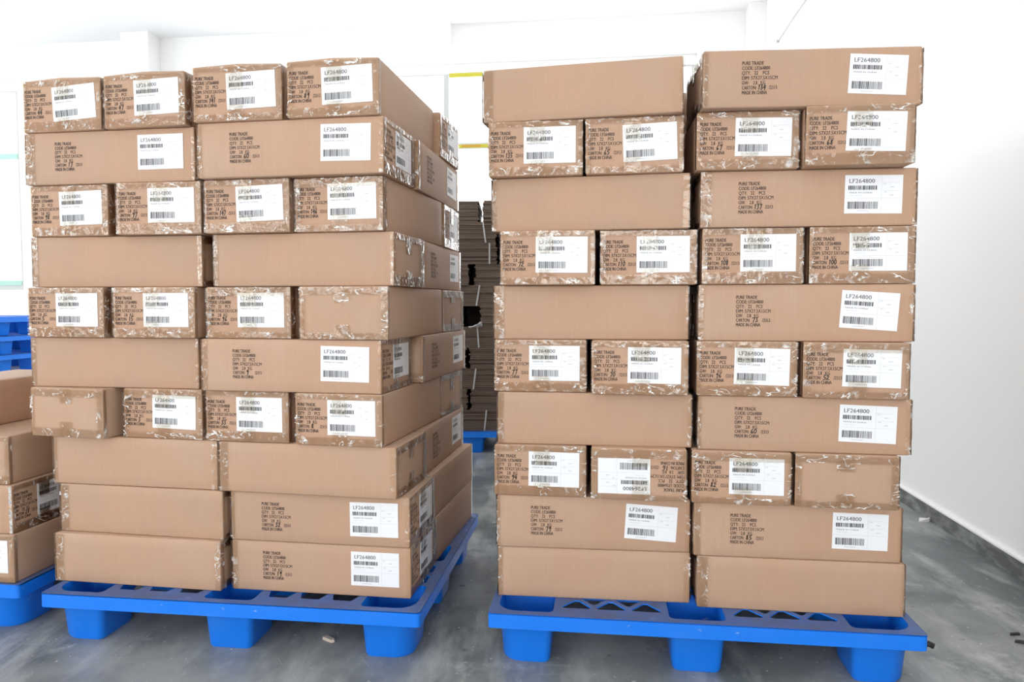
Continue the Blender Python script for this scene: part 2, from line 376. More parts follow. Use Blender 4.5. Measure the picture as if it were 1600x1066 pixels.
q = T0 - TX * PW; pallet(q.x, q.y, 0, TA, 'hex', 'blue plastic pallet cut by the left edge, under the low carton stack')

# ---------------------------------------------------------------- cartons
from mathutils import noise as mn
CW, CD, CH = .5675, .2730, .156
def carton_mesh(seed, ridge=0):
    rnd = random.Random(seed); r = .004
    def axis(L, n): return [0, r] + [r + (L - 2 * r) * i / n for i in range(1, n)] + [L - r, L]
    X, Y, Z = axis(CW, 10), axis(CD, 6), axis(CH, 5); nx, ny, nz = len(X) - 1, len(Y) - 1, len(Z) - 1
    idx = {}; vs = []
    def vid(i, j, k):
        if (i, j, k) in idx: return idx[(i, j, k)]
        x, y, z = X[i], Y[j], Z[k]; ex, ey, ez = i in (0, nx), j in (0, ny), k in (0, nz); n = ex + ey + ez
        d = r * .29 if n == 2 else r * .42
        if n >= 2:
            if ex: x += d if i == 0 else -d
            if ey: y += d if j == 0 else -d
            if ez: z += d if k == 0 else -d
        sx, sy, sz = math.sin(math.pi * X[i] / CW), math.sin(math.pi * Y[j] / CD), math.sin(math.pi * Z[k] / CH)
        if n == 1:
            if ex: x += (.0009 * sy * sz) * (1 if i else -1)
            if ey: y += (.0009 * sx * sz) * (1 if j else -1)
        # each carton is dented a little differently; never past its own outline
        p = Vector((X[i] * 6, Y[j] * 6, Z[k] * 9 + seed * 7.3)); w_ = .5 + .5 * mn.noise(p)
        if ey and n >= 1 and not ex: y += (-1 if j else 1) * .0016 * w_ * (1 - sz)
        if ex and not ey: x += (-1 if i else 1) * .0014 * w_ * (1 - sz)
        if k == nz:
            z -= .0010 * (.5 + .5 * mn.noise(p * 1.7))
            if ridge: z += ridge * (1 - abs(Y[j] - CD / 2) / (CD / 2)) * (.8 + .2 * sx)
        idx[(i, j, k)] = len(vs); vs.append((x - CW / 2, y - CD / 2, z)); return idx[(i, j, k)]
    fs = []
    for i in range(nx):
        for j in range(ny):
            fs.append((vid(i, j, 0), vid(i, j + 1, 0), vid(i + 1, j + 1, 0), vid(i + 1, j, 0))); fs.append((vid(i, j, nz), vid(i + 1, j, nz), vid(i + 1, j + 1, nz), vid(i, j + 1, nz)))
        for k in range(nz):
            fs.append((vid(i, 0, k), vid(i + 1, 0, k), vid(i + 1, 0, k + 1), vid(i, 0, k + 1))); fs.append((vid(i, ny, k), vid(i, ny, k + 1), vid(i + 1, ny, k + 1), vid(i + 1, ny, k)))
    for j in range(ny):
        for k in range(nz):
            fs.append((vid(0, j, k), vid(0, j, k + 1), vid(0, j + 1, k + 1), vid(0, j + 1, k))); fs.append((vid(nx, j, k), vid(nx, j + 1, k), vid(nx, j + 1, k + 1), vid(nx, j, k + 1)))
    b = MB(); b.add(vs, fs, M['card'], True); me = b.mesh('carton_body'); return me
BODY = [carton_mesh(i) for i in range(6)]; BODYR = [carton_mesh(20 + i, .007) for i in range(3)]

def patch(b, o, ex, ez, nrm, s0, s1, t0, t1, off, seed, amp=.0016, ragged=.0):
    step = .0042; ns = max(2, int((s1 - s0) / step)); nt = max(2, int((t1 - t0) / step)); vs = []
    for i in range(ns + 1):
        for j in range(nt + 1):
            s = s0 + (s1 - s0) * i / ns; t = t0 + (t1 - t0) * j / nt
            q = Vector((s * 70, t * 70, seed * 3.7)); n = mn.noise(q) + .55 * mn.noise(q * 2.3)
            rg = abs(mn.noise(Vector((s * 32 + t * 24, s * 9 - t * 20, seed * 1.9))))        # long folds
            h = off + amp * max(0, .45 + .5 * n) + amp * .9 * max(0, .22 - rg) * 3
            vs.append(o + ex * s + ez * t + nrm * h)
    m = nt + 1
    fs = [(i * m + j, (i + 1) * m + j, (i + 1) * m + j + 1, i * m + j + 1) for i in range(ns) for j in range(nt)]
    b.add(vs, fs, M['tape'], True)
def tape_mesh(seed, side):
    """tape around one end of a carton: over the end face and turned onto both long faces"""
    rd = random.Random(seed * 11 + 3 + side); b = MB(); k = seed * 50 + side * 9; Z = Vector((0, 0, 1))
    ex = Vector((0, side, 0)); n = Vector((side, 0, 0)); o = Vector((side * CW / 2, -side * CD / 2, 0))
    e = -.0008; W = CD; H = CH
    tb = rd.uniform(.016, .034); tt = rd.uniform(.014, .030)
    patch(b, o, ex, Z, n, e, W - e, .002, tb, .0019, k + 1); patch(b, o, ex, Z, n, e, W - e, H - tt, H - .002, .0019, k + 2)
    patch(b, o, ex, Z, n, e, rd.uniform(.008, .020), .002, H - .002, .0023, k + 3, .0012)
    patch(b, o, ex, Z, n, W - rd.uniform(.010, .022), W - e, .002, H - .002, .0023, k + 4, .0012)
    c = W / 2 + rd.uniform(-.006, .006)
    patch(b, o, ex, Z, n, c - .024, c + .024, .001, rd.uniform(.04, .055), .0027, k + 5, .0010)
    patch(b, o, ex, Z, n, c - .024, c + .024, H - rd.uniform(.045, .068), H - .001, .0027, k + 6, .0010)
    for fy in (-1, 1):
        ex = Vector((-side, 0, 0)); n = Vector((0, fy, 0)); o = Vector((side * CW / 2, fy * CD / 2, 0))
        patch(b, o, ex, Z, n, -.0012, rd.choice([.009, .013, .018, .03]), .002, CH - .002, .0011, k + 7 + fy, .0007)
    return b.mesh('packing_tape')
TAPE = {(i, s): tape_mesh(i, s) for i in range(7) for s in (-1, 1)}

# writing
def text_geo(body, res=2):
    cu = bpy.data.curves.new('t', 'FONT'); cu.body = body; cu.resolution_u = res; cu.fill_mode = 'FRONT'
    o = bpy.data.objects.new('t', cu); col.objects.link(o); dg = bpy.context.evaluated_depsgraph_get()
    me = bpy.data.meshes.new_from_object(o.evaluated_get(dg)); vs = [v.co.copy() for v in me.vertices]; fs = [tuple(p.vertices) for p in me.polygons]
    bpy.data.objects.remove(o); bpy.data.curves.remove(cu); bpy.data.meshes.remove(me); return vs, fs
CAP = max(v.y for v in text_geo('H')[0])
def write(b, body, x, z, width, cap, m, y=0, bold=0):
    """lettering facing -Y, left at x, baseline at z"""
    vs, fs = text_geo(body); x0 = min(v.x for v in vs); x1 = max(v.x for v in vs); sx = width / (x1 - x0); sz = cap / CAP
    offs = [0] if not bold else [-bold, bold]
    for k, d in enumerate(offs): b.add([(x + (v.x - x0) * sx + d, y - .00004 * k, z + v.y * sz) for v in vs], fs, m)
b = MB(); LH = .0129
for i, (tx, x, wd) in enumerate([('PURE TRADE', 0, .0565), ('CODE: LF264800', 0, .073), ('QTY:   22    PCS', 0, .071), ('DIM: 57X27.5X15CM', 0, .093),
                                 ('GW:    2.8   KG', 0, .061), ('CARTON:', 0, .038), ('MADE IN CHINA', 0, .066)]):
    write(b, tx, x, -i * LH - .0096, wd, .0094, M['print'], 0, .00022)
write(b, '/2313', .071, -5 * LH - .0096, .021, .0094, M['print'], 0, .0002)
PRINT = b.mesh('printed_text')
LW, LHT = .1495, .1035
def label_mesh(seed):
    rd = random.Random(5); b = MB(); ns = 6
    vs = []
    rb = random.Random(seed)
    for j, z in ((0, 0), (1, -LHT)):
        for i in range(ns + 1): vs.append((LW * i / ns, 0, z))
    b.add(vs, [(i, i + ns + 1, i + ns + 2, i + 1) for i in range(ns)], M['paper'])
    vs2 = [(0, 0, 0), (LW, 0, 0), (LW, 0, -LHT), (0, 0, -LHT), (0, .0006, 0), (LW, .0006, 0), (LW, .0006, -LHT), (0, .0006, -LHT)]
    b.add(vs2, [(0, 1, 5, 4), (1, 2, 6, 5), (2, 3, 7, 6), (3, 0, 4, 7)], M['paper'])
    Y = -.0003
    def q(x0, z0, x1, z1, m): b.add([(x0 * LW, Y, -z1 * LHT), (x1 * LW, Y, -z1 * LHT), (x1 * LW, Y, -z0 * LHT), (x0 * LW, Y, -z0 * LHT)], [(0, 1, 2, 3)], m)
    write(b, 'LF264800', .075 * LW, -.205 * LHT, .44 * LW, .105 * LHT, M['grey_ink'], Y, .00022)
    x = .06
    while x < .55:
        w_ = rd.choice([.008, .012, .02]); q(x, .275, x + w_, .385, M['ink']); x += w_ + rd.choice([.005, .008, .012])
    write(b, 'MADE IN CHINA', .075 * LW, -.475 * LHT, .40 * LW, .035 * LHT, M['grey_ink'], Y)
    write(b, 'PURE TRADE', .075 * LW, -.545 * LHT, .21 * LW, .028 * LHT, M['line'], Y)
    x = .055
    while x < .58:
        w_ = rd.choice([.006, .009, .016]); q(x, .69, x + w_, .88, M['ink']); x += w_ + rd.choice([.005, .007, .012])
    q(.22, .925, .43, .943, M['line'])
    q(.635, .02, .639, .98, M['line']); q(.0, .60, .98, .606, M['line']); q(.64, .195, .95, .201, M['line']); q(.64, .40, .95, .406, M['line'])
    for a, z in ((.66, .22), (.68, .43)): q(a, z, a + .05, z + .018, M['line'])
    for z in (.30, .51): q(.78, z, .85, z + .020, M['line'])
    return b.mesh('shipping_label')
LABEL = label_mesh(0)
DIG = {'0': [[(.5, 1), (.15, .75), (.1, .3), (.45, 0), (.85, .3), (.8, .8), (.5, 1)]], '1': [[(.35, .8), (.55, 1), (.5, 0)]],
       '2': [[(.1, .8), (.45, 1), (.8, .75), (.1, .05), (.5, .1), (.95, 0)]], '3': [[(.1, .95), (.7, .95), (.4, .55), (.8, .35), (.5, 0), (.1, .1)]],
       '4': [[(.5, 1), (.1, .35), (.9, .35)], [(.75, .8), (.65, -.1)]], '5': [[(.85, 1), (.3, 1), (.2, .55), (.7, .5), (.75, .15), (.1, 0)]],
       '6': [[(.65, 1), (.2, .5), (.2, .1), (.6, 0), (.8, .3), (.3, .45)]], '7': [[(.05, .9), (.85, 1), (.45, -.1)]],
       '8': [[(.75, .85), (.4, 1), (.2, .75), (.75, .3), (.5, 0), (.15, .25), (.75, .85)]], '9': [[(.8, .8), (.4, 1), (.2, .65), (.75, .6), (.8, .9), (.6, -.15)]]}
HAND = {}
def hand_mesh(s):
    if s in HAND: return HAND[s]
    b = MB(); t = .00105; rd = random.Random(int(s)); x0 = .0
    cw = .0085 if len(s) < 3 else .0072; h = .0125
    for ch in s:
        for st in DIG[ch]:
            P = [(x0 + px * cw * .9 + rd.uniform(-.0004, .0004) + pz * .0015, pz * h + rd.uniform(-.0004, .0004)) for px, pz in st]
            for (ax, az), (bx_, bz) in zip(P, P[1:]):
                d = Vector((bx_ - ax, bz - az)); d.normalize(); n = Vector((-d.y, d.x)) * t; e = d * t * .6
                b.add([(ax - e.x + n.x, 0, az - e.y + n.y), (ax - e.x - n.x, 0, az - e.y - n.y), (bx_ + e.x - n.x, 0, bz + e.y - n.y), (bx_ + e.x + n.x, 0, bz + e.y + n.y)], [(0, 1, 2, 3)], M['marker'])
        x0 += cw
    HAND[s] = b.mesh('handwritten_number'); return HAND[s]

TABLE = [
('L10a', -1.3212, 2.5362, 1.5633, 0.1583, -101.13),
('L10b', -1.0407, 2.4795, 1.5633, 0.1583, -101.24),
('L10c', -0.7503, 2.4103, 1.5633, 0.1583, -98.4),
('L10d', -0.4589, 2.3587, 1.5633, 0.1583, -99.23),
('L9a', -1.205, 2.3747, 1.4031, 0.1602, -9.14),
('L9b', -0.6171, 2.2448, 1.4031, 0.1602, -9.65),
('L8a', -1.3197, 2.5509, 1.2454, 0.1577, -100.53),
('L8b', -1.0287, 2.4909, 1.2454, 0.1577, -97.29),
('L8c', -0.7289, 2.4388, 1.2454, 0.1577, -100.79),
('L8d', -0.4446, 2.4, 1.2454, 0.1577, -101.69),
('L7a', -1.2051, 2.3945, 1.0883, 0.1571, 172.32),
('L7b', -0.5944, 2.2875, 1.0883, 0.1571, 169.51),
('L6a', -1.3396, 2.5554, 0.9316, 0.1567, -101.28),
('L6b', -1.0513, 2.508, 0.9316, 0.1567, -99.02),
('L6c', -0.7489, 2.4736, 0.9316, 0.1567, -99.24),
('L6d', -0.4399, 2.3954, 0.9316, 0.1567, 79.73),
('L5a', -1.2275, 2.4098, 0.7735, 0.1581, 172.04),
('L5b', -0.6354, 2.2846, 0.7735, 0.1581, -9.73),
('L4a', -1.3254, 2.5403, 0.6182, 0.1553, 76.02),
('L4b', -1.0285, 2.5222, 0.6182, 0.1553, -101.21),
('L4c', -0.7499, 2.4672, 0.6182, 0.1553, -100.63),
('L4d', -0.4528, 2.3987, 0.6182, 0.1553, -101.61),
('L3a', -1.1621, 2.3935, 0.4637, 0.1545, 170.6),
('L3b', -0.591, 2.2866, 0.4637, 0.1545, 169.24),
('L2a', -1.1413, 2.3858, 0.3109, 0.1528, 169.81),
('L2b', -0.5638, 2.3035, 0.3109, 0.1528, -8.52),
('L1a', -1.1509, 2.3709, 0.1547, 0.1562, 170.88),
('L1b', -0.5639, 2.3079, 0.1547, 0.1562, -8.05),
('R10a', 0.2237, 2.2248, 1.5625, 0.153, 166.83),
('R10b', 0.8072, 2.1086, 1.5625, 0.153, -4.07),
('R9a', 0.1047, 2.4025, 1.4045, 0.158, -97.71),
('R9b', 0.3858, 2.357, 1.4045, 0.158, -98.46),
('R9c', 0.6741, 2.2992, 1.4045, 0.158, -95.9),
('R9d', 0.9561, 2.2291, 1.4045, 0.158, -97.44),
('R8a', 0.2469, 2.2481, 1.2488, 0.1557, 168.76),
('R8b', 0.825, 2.151, 1.2488, 0.1557, -6.85),
('R7a', 0.1412, 2.394, 1.0911, 0.1577, -98.01),
('R7b', 0.4265, 2.3799, 1.0911, 0.1577, -97.26),
('R7c', 0.7058, 2.3225, 1.0911, 0.1577, -97.12),
('R7d', 0.9965, 2.2818, 1.0911, 0.1577, -98.13),
('R6a', 0.2438, 2.2723, 0.9316, 0.1596, 173.72),
('R6b', 0.8329, 2.1593, 0.9316, 0.1596, -9.35),
('R5a', 0.1204, 2.4318, 0.7755, 0.1561, -97.46),
('R5b', 0.4052, 2.3586, 0.7755, 0.1561, -98.17),
('R5c', 0.7048, 2.3242, 0.7755, 0.1561, -98.99),
('R5d', 0.9903, 2.2652, 0.7755, 0.1561, -100.07),
('R4a', 0.256, 2.2625, 0.6191, 0.1564, 172.78),
('R4b', 0.8349, 2.1623, 0.6191, 0.1564, -9.22),
('R3a', 0.1232, 2.4145, 0.4667, 0.1524, -98.23),
('R3b', 0.4037, 2.3646, 0.4667, 0.1524, -97.66),
('R3c', 0.6931, 2.3219, 0.4667, 0.1524, -98.9),
('R3d', 0.9721, 2.2791, 0.4667, 0.1524, 81.26),
('R2a', 0.2514, 2.2621, 0.308, 0.1587, -5.69),
('R2b', 0.8242, 2.1775, 0.308, 0.1587, -6.86),
('R1a', 0.2552, 2.2683, 0.1547, 0.1533, 173.93),
('R1b', 0.8361, 2.1753, 0.1547, 0.1533, 172.65),
('S10', -0.5139, 2.8186, 1.5633, 0.1583, -9.78),
('HL10a', -1.081, 2.9668, 1.5633, 0.1583, -8.78),
('S9', -0.3922, 2.6602, 1.4031, 0.1602, 81.42),
('HL9a', -0.6645, 2.7609, 1.4031, 0.1602, -98.78),
('HL9b', -0.9465, 2.802, 1.4031, 0.1602, -98.78),
('HL9c', -1.2285, 2.843, 1.4031, 0.1602, -98.78),
('S8', -0.516, 2.8542, 1.2454, 0.1577, -6.78),
('HL8a', -1.0861, 2.9676, 1.2454, 0.1577, -8.78),
('S7', -0.3873, 2.7093, 1.0883, 0.1571, 81.72),
('HL7a', -0.6662, 2.7612, 1.0883, 0.1571, -98.78),
('HL7b', -0.9475, 2.8021, 1.0883, 0.1571, -98.78),
('HL7c', -1.2295, 2.8432, 1.0883, 0.1571, -98.78),
('S6', -0.5054, 2.8666, 0.9316, 0.1567, 168.22),
('HL6a', -1.0849, 2.9674, 0.9316, 0.1567, -8.78),
('S5', -0.3793, 2.7168, 0.7735, 0.1581, 79.72),
('HL5a', -0.6685, 2.7615, 0.7735, 0.1581, -98.78),
('HL5b', -0.9501, 2.8051, 0.7735, 0.1581, -98.78),
('HL5c', -1.2323, 2.8451, 0.7735, 0.1581, -98.78),
('S4', -0.5112, 2.8607, 0.6182, 0.1553, 167.72),
('HL4a', -1.0904, 2.9712, 0.6182, 0.1553, -8.78),
('S3', -0.3806, 2.6946, 0.4637, 0.1545, 81.12),
('HL3a', -0.6595, 2.7602, 0.4637, 0.1545, -98.78),
('HL3b', -0.9416, 2.8012, 0.4637, 0.1545, -98.78),
('HL3c', -1.2236, 2.8423, 0.4637, 0.1545, -98.78),
('S2', -0.3498, 2.7186, 0.3109, 0.1528, -100.28),
('HL2a', -0.6398, 2.7573, 0.3109, 0.1528, -98.78),
('HL2b', -0.9218, 2.7984, 0.3109, 0.1528, -98.78),
('HL2c', -1.2038, 2.8394, 0.3109, 0.1528, -98.78),
('S1', -0.3492, 2.7227, 0.1547, 0.1562, -99.88),
('HL1a', -0.6378, 2.757, 0.1547, 0.1562, -98.78),
('HL1b', -0.9198, 2.7981, 0.1547, 0.1562, -98.78),
('HL1c', -1.2018, 2.8391, 0.1547, 0.1562, -98.78),
('HR1a', 1.0368, 2.5924, 0.1547, 0.1533, -98.64),
('HR1b', 0.7528, 2.634, 0.1547, 0.1533, -98.64),
('HR1c', 0.4698, 2.682, 0.1547, 0.1533, -98.64),
('HR1d', 0.1849, 2.7173, 0.1547, 0.1533, -98.64),
('HR2a', 1.0368, 2.5924, 0.308, 0.1587, -98.64),
('HR2b', 0.7528, 2.634, 0.308, 0.1587, -98.64),
('HR2c', 0.4691, 2.6773, 0.308, 0.1587, -98.64),
('HR2d', 0.1849, 2.7173, 0.308, 0.1587, -98.64),
('HR3a', 0.8995, 2.7472, 0.4667, 0.1524, -8.64),
('HR3b', 0.3207, 2.8321, 0.4667, 0.1524, -8.64),
('HR4a', 1.0368, 2.5924, 0.6191, 0.1564, -98.64),
('HR4b', 0.7528, 2.634, 0.6191, 0.1564, -98.64),
('HR4c', 0.4688, 2.6757, 0.6191, 0.1564, -98.64),
('HR4d', 0.1849, 2.7173, 0.6191, 0.1564, -98.64),
('HR5a', 0.8995, 2.7472, 0.7755, 0.1561, -8.64),
('HR5b', 0.3215, 2.8375, 0.7755, 0.1561, -8.64),
('HR6a', 1.0368, 2.5924, 0.9316, 0.1596, -98.64),
('HR6b', 0.7528, 2.634, 0.9316, 0.1596, -98.64),
('HR6c', 0.47, 2.6832, 0.9316, 0.1596, -98.64),
('HR6d', 0.1849, 2.7173, 0.9316, 0.1596, -98.64),
('HR7a', 0.8995, 2.7472, 1.0911, 0.1577, -8.64),
('HR7b', 0.3207, 2.8323, 1.0911, 0.1577, -8.64),
('HR8a', 1.0368, 2.5924, 1.2488, 0.1557, -98.64),
('HR8b', 0.7528, 2.634, 1.2488, 0.1557, -98.64),
('HR8c', 0.4688, 2.6757, 1.2488, 0.1557, -98.64),
('HR8d', 0.1849, 2.7173, 1.2488, 0.1557, -98.64),
('HR9a', 0.8995, 2.7472, 1.4045, 0.158, -8.64),
('HR9b', 0.3207, 2.8321, 1.4045, 0.158, -8.64),
('HR10a', 1.0368, 2.5924, 1.5625, 0.153, -98.64),
('HR10b', 0.7528, 2.634, 1.5625, 0.153, -98.64),
('HR10c', 0.4688, 2.6757, 1.5625, 0.153, -98.64),
('HR10d', 0.1849, 2.7173, 1.5625, 0.153, -98.64)
]
NUM = dict(L10b='47', L10c='141', L10d='89', L9a='17', L9b='60', L8b='97', L8c='147', L8d='146', L8a='98', L6a='5', L6b='15', L6c='96', L5b='9', L4b='3', L4c='33', L4d='8',
           L2b='32', L1b='19', R9a='135', R9b='65', R9c='67', R9d='68', R10b='134', R8b='137', R7a='72', R7b='110', R7c='108', R7d='100', R6b='73', R5a='77', R5b='70',
           R5c='96', R5d='52', R4b='60', R3a='94', R3b='16', R3c='82', R2a='79', R2b='85', L10a='44')
SURE = set('L10b L9a L9b L8b L8c L8d L6b L6c L5b L4b L1b R9a R9b R9c R9d R10b R8b R7a R7d R6b R5a R5b R5d R3b R3c R2a R2b'.split())
TILT = dict(L10a=3, L10b=1, L10c=1.6, L10d=1.5, L9b=-1, L8a=1, L8c=1.5, L8d=.5, L5b=-1, L4b=-1, R10b=-3, R9b=2, R9c=-1, R9d=-2, R8b=-.8, R7a=-.5, R6b=-3.8, R5b=-.5, R5c=-1,
            R5d=-1, R4b=-1.5, R3a=-.5, R2a=-3.2, R2b=-.8, S9=-1.5, S7=.5, S5=.5, L2b=.5)
def face_print(root, face, tilt, num, kz, h):
    """lettering, handwritten number and paper label on the long (-Y) or the end (+X) face"""
    if face == 'long':
        rz = 0; P = lambda s, z, off: (s - CW / 2, -CD / 2 - off, z); xt, xl = .102, .383
    else:
        rz = math.pi / 2; P = lambda s, z, off: (CW / 2 + off, s - CD / 2, z); xt, xl = .0085, .1035
    zt = h - (.031 if face == 'long' else .029)
    pt = link('printed_text', PRINT, root, P(xt, zt, .0012), rz)
    if num: link('handwritten_number', hand_mesh(num), pt, (.043 if len(num) < 3 else .041, -.0002, - 5 * LH - .0100))
    l = link('shipping_label', LABEL, root, P(xl, h - .0185 + max(0, -tilt) * .0006 - max(0, tilt) * .0022, .0016), rz)
    l.rotation_euler = Matrix.Rotation(rz, 3, 'Z').to_4x4().to_3x3().__matmul__(Matrix.Rotation(-R(tilt), 3, 'Y')).to_euler()
def carton(cid, x, y, z, h, yaw, label, group, prints=('long', 'end'), num=None, tilt=0, tape=(-1, 1), ridge=False, flip=False):
    k = sum(ord(c) * (i + 1) for i, c in enumerate(cid)); hh = h - .0006
    if not tape and not prints:
        o = link('cardboard_carton', BODY[k % 6], None, (x, y, z)); o.rotation_euler = (0, 0, R(yaw)); o.scale = (1, 1, hh / CH); return tag(o, label, 'cardboard box', group)
    root = thing('cardboard_carton', label, 'cardboard box', (x, y, z + (h if flip else 0)), R(yaw), group)
    if flip: root.rotation_euler = (math.pi, 0, R(yaw))
    bo = link('carton_body', (BODYR[k % 3] if ridge else BODY[k % 6]), root); bo.scale = (1, 1, hh / CH)
    for sd in tape: tp = link('packing_tape', TAPE[(k % 7, sd)], root); tp.scale = (1, 1, hh / CH)
    for f in prints: face_print(root, f, tilt if (f == prints[0]) else 0, num if f == prints[0] else None, hh / CH, hh)
    return root
ORD = {10: 'topmost layer', 9: 'second layer from top', 8: 'third layer from top', 7: 'fourth layer from top', 6: 'fifth layer from top', 5: 'fifth layer from bottom',
       4: 'fourth layer from bottom', 3: 'third layer from bottom', 2: 'second layer from bottom', 1: 'bottom layer'}
SPOS = dict(a='leftmost', b='second from left', c='third from left', d='rightmost')
SIDE = {10: 'printed carton end jutting at the far right', 9: 'long labelled carton with side-facing print at the back', 8: 'crumpled labelled carton end at the back',
        7: 'long carton with side-facing print at the back', 6: 'tape-covered carton end at the back', 5: 'long carton with side-facing print at the back',
        4: 'tape-covered carton end at the back', 3: 'long carton with side-facing print at the back', 2: 'plain long carton on the side at the back', 1: 'plain long carton on the side at the back'}
for cid, x, y, z, h, yaw in TABLE:
    st = 'left' if cid[0] in 'LS' or cid.startswith('HL') else 'right'; grp = 'cartons stacked on the %s pallet' % st
    if cid[0] == 'H':
        carton(cid, x, y, z, h, yaw, 'brown carton hidden in the back row of the %s stack' % st, 'back row cartons of the %s stack' % st, (), None, 0, ()); continue
    if cid[0] == 'S':
        l = int(cid[1:]); pr = {10: ('end',), 9: ('long',), 8: ('end',), 7: ('long',), 6: (), 5: ('long',), 4: (), 3: ('long',), 2: (), 1: ()}[l]
        carton(cid, x, y, z, h, yaw, '%s, left stack, %s' % (SIDE[l], ORD[l]), grp, pr, str(31 + 7 * l) if pr else None, TILT.get(cid, 0), (1,) if l in (10, 8) else (-1,) if l in (6, 4) else (-1, 1)); continue
    l = int(cid[1:-1]); isL = l in ((1, 2, 3, 5, 7, 9) if st == 'left' else (1, 2, 4, 6, 8, 10)); n = NUM.get(cid); pr = ()
    mk = ' numbered %s' % n if cid in SURE else ''
    if isL:
        pos = 'left' if cid[-1] == 'a' else 'right'
        if n: pr = ('long', 'end') if (st == 'left' and cid[-1] == 'b') else ('long',)
        lab = ('long labelled carton%s' % mk if n else 'long plain carton') + ', %s half of %s stack\'s %s' % (pos, st, ORD[l])
    else:
        if n: pr = ('end',)
        lab = ('labelled carton end%s' % mk if n else 'unprinted taped carton end') + ', %s in %s stack\'s %s' % (SPOS[cid[-1]], st, ORD[l])
        if cid == 'R3b': lab = 'carton end with upside-down label, second from left in right stack\'s third layer from bottom'
    if cid == 'R10a': lab = 'long plain carton set askew on top of the right stack, left half'
    carton(cid, x, y, z, h, yaw, lab, grp, pr, n, TILT.get(cid, 0), (-1, 1) if isL else ((1,) if n else (-1,)), l == 10 and st == 'left', cid == 'R3b')

# low stack cut by the left edge of the photo
def tcarton(cid, u, v, z, h, rot, face_right, label, prints=(), num=None, dyaw=0.):
    w, d = (CW, CD) if rot in (0, 180) else (CD, CW)
    p = T0 + TX * (u - w / 2) + TY * (v + d / 2)
    carton(cid, p.x, p.y, z, h, TA + rot + dyaw, label, 'cartons in the low stack at the left edge', prints, num)
zl = [PH + .155 * i for i in range(5)]
tcarton('T1', -.022, .012, zl[0], .155, -90, 0, 'bottom carton of the low stack at the left edge, label on its end', ('end',), '51')
tcarton('T1x', -.022 - .285, .012, zl[0], .155, -90, 0, 'bottom row carton of the low left stack, just outside the frame', (), None)
tcarton('T1b', -.03, .60, zl[0], .155, 180, 0, 'rear bottom carton of the low stack at the left edge')
tcarton('T2', -.030, .02, zl[1], .155, 0, 0, 'carton with side-facing label, second up in the low left-edge stack', ('end',), '28')
tcarton('T2b', -.035, .305, zl[1], .155, -90, 0, 'rear second-layer carton of the low stack at the left edge')
tcarton('T3', -.045, .03, zl[2], .155, -90, 0, 'plain carton, third up in the low left-edge stack')
tcarton('T3x', -.045 - .285, .03, zl[2], .155, -90, 0, 'third-layer carton of the low left stack, just outside the frame')
tcarton('T3b', -.045, .61, zl[2], .155, 180, 0, 'rear third-layer carton of the low stack at the left edge')
tcarton('T4', -.245, .05, zl[3], .155, -90, 0, 'topmost pale carton set back on the low left-edge stack')

# ---------------------------------------------------------------- bundled flat cartons on a far pallet
pallet(-.86, 5.0, 0, 0, 'hex', 'blue plastic pallet far back in the gap, under bundled flat cartons')
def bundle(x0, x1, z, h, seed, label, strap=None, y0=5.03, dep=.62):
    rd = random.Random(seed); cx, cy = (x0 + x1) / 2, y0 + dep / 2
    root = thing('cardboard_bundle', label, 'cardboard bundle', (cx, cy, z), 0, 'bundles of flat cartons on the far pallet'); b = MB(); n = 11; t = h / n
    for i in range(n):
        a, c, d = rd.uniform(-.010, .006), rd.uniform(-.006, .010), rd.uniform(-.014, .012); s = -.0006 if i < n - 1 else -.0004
        b.box((x0 - cx + a, -dep / 2 + d, i * t), (x1 - cx + c, dep / 2 + d * .5, (i + 1) * t - .0022 + .0014 * (i == n - 1)), M['shaded_flat_card'])
        b.box((x0 - cx + a + .01, -dep / 2 + d + .012, (i + 1) * t - .0024), (x1 - cx + c - .01, dep / 2 - .01, (i + 1) * t), M['shaded_flat_card'])
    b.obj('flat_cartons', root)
    if strap is not None:
        s = MB(); q = strap - cx; yf = -dep / 2 - .018
        lean = rd.uniform(-.012, .012)
        s.add([(q - .005 + lean, yf, h - .001), (q + .005 + lean, yf, h - .001), (q + .005 - lean, yf, .001), (q - .005 - lean, yf, .001),
               (q - .005 + lean, yf + .002, h - .001), (q + .005 + lean, yf + .002, h - .001), (q + .005 - lean, yf + .002, .001), (q - .005 - lean, yf + .002, .001)],
              [(3, 2, 1, 0), (4, 5, 6, 7), (0, 1, 5, 4), (1, 2, 6, 5), (2, 3, 7, 6), (3, 0, 4, 7)], M['strap'])
        s.obj('strap', root)
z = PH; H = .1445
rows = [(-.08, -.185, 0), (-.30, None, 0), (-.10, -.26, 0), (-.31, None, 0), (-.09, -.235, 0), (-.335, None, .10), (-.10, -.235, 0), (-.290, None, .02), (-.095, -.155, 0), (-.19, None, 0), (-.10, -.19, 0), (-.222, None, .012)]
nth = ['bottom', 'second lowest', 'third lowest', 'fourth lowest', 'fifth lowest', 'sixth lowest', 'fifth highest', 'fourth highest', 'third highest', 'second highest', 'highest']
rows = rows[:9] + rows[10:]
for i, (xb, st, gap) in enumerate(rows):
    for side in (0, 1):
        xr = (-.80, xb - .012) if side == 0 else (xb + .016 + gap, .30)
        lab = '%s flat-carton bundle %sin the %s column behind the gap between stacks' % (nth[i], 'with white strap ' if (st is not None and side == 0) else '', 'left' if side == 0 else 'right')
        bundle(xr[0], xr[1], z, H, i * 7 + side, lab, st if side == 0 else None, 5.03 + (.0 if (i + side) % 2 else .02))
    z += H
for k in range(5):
    bundle(-.70, .28, PH + 2 * H * k + .0, 2 * H, 90 + k, 'bundle added in a rear row of the far pallet to block window light', None, 5.73, .28)  # backing row, added to keep window light out of the gaps
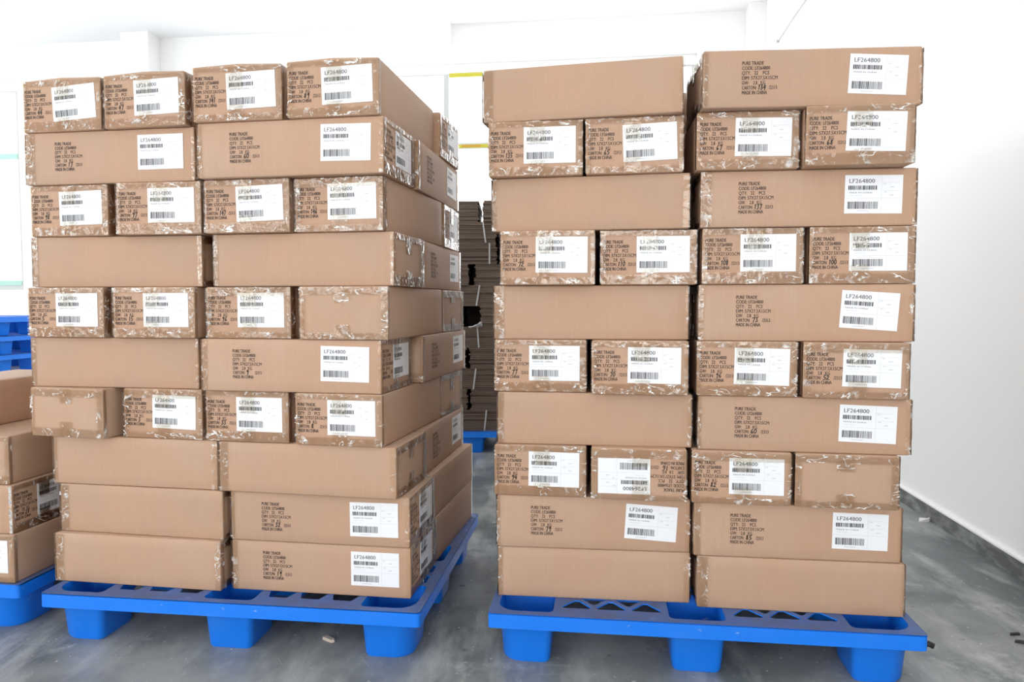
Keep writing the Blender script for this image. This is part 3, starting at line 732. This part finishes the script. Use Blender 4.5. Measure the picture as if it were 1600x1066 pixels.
# loose white plastic poking out between two bundles
b = MB(); g = 7; vs = []
for i in range(g + 1):
    for j in range(g + 1):
        s, t_ = i / g, j / g
        vs.append((-.04 + .09 * s, -.05 + .08 * t_, .012 * mn.noise(Vector((s * 4, t_ * 4, 3))) + .045 * (1 - t_) * max(0, s - .2)))
b.add(vs, [(i * (g + 1) + j, (i + 1) * (g + 1) + j, (i + 1) * (g + 1) + j + 1, i * (g + 1) + j + 1) for i in range(g) for j in range(g)], M['white'], True)
o = b.obj('plastic_scrap'); o.location = (-.255, 5.00, PH + 5 * H + .002); md = o.modifiers.new('t', 'SOLIDIFY'); md.thickness = .0015
tag(o, 'crumpled white plastic scrap sticking out of the dark flat-carton stack', 'plastic scrap')

# ---------------------------------------------------------------- blue pallets at the far left window
b = MB(); b.box((-.6, -.5, 0), (.6, .5, .462), M['white']); o = b.obj('added_white_block'); o.location = (-4.72, 6.45, 0); o.rotation_euler = (0, 0, YAW); bevel(o, .03, 3)  # block added to carry the pallets, coloured white for the glare there
tag(o, 'white block added under the blue pallets by the far left window', 'block')
for k, nm in enumerate(['lowest', 'middle', 'topmost']):
    pallet(-5.35 - .03 * (k == 2), 6.02 + .02 * k, .4625 + k * (PH + .0005), -7, 'hex', '%s of the three pale blue pallets piled at the left edge by the window' % nm, 'blue pallets by the far window')

# ---------------------------------------------------------------- litter on the floor
def chip(name, loc, pts, th, m, rz, label, cat, up=0):
    b = MB(); n = len(pts)
    b.add([(x, y, 0) for x, y in pts] + [(x * .94, y * .94, th + up * (i % 2)) for i, (x, y) in enumerate(pts)], [list(range(n))[::-1], [i + n for i in range(n)]] + [[i, (i + 1) % n, (i + 1) % n + n, i + n] for i in range(n)], m)
    o = b.obj(name); o.location = loc; o.rotation_euler = (0, 0, rz); return tag(o, label, cat)
M['stub'] = mat('tan_paper', (.55, .47, .40), .7)[0]
chip('paper_stub', (-.564, 2.195, 0), [(-.022, -.007), (.018, -.008), (.024, 0), (.02, .007), (-.02, .008)], .009, M['stub'], R(-35), 'small tan paper stub on the floor in front of the left pallet', 'litter')
chip('paper_flake', (1.985, 3.44, 0), [(-.06, -.01), (-.01, -.02), (.05, -.004), (.065, .03), (.02, .012), (-.04, .008)], .006, M['white'], R(20), 'torn white flake on the floor by the right skirting', 'litter', .01)
chip('rubber_bit', (1.575, 2.234, 0), [(-.018, -.004), (.016, -.006), (.02, .004), (-.01, .006)], .005, M['black'], R(10), 'upper small dark crumb on the floor at the right edge', 'litter')
chip('rubber_bit', (1.561, 2.178, 0), [(-.022, -.006), (.02, -.008), (.026, .003), (0, .008), (-.018, .005)], .006, M['black'], R(-20), 'lower larger dark crumb on the floor at the right edge', 'litter')
b = MB(); a = R(-7); O = Vector((-.0694, 2.0371, .118)) + Vector((math.cos(a), math.sin(a), 0)) * (PW + .0) + Vector((-math.sin(a), math.cos(a), 0)) * .03
tube(b, [(0, 0, 0), (.012, 0, .002), (.024, -.003, -.003)], .008, M['black'], 7); o = b.obj('rubber_plug'); o.location = O; o.rotation_euler = (0, 0, a)
tag(o, 'black rubber stub poking from the right pallet\'s front right corner', 'rubber stub')
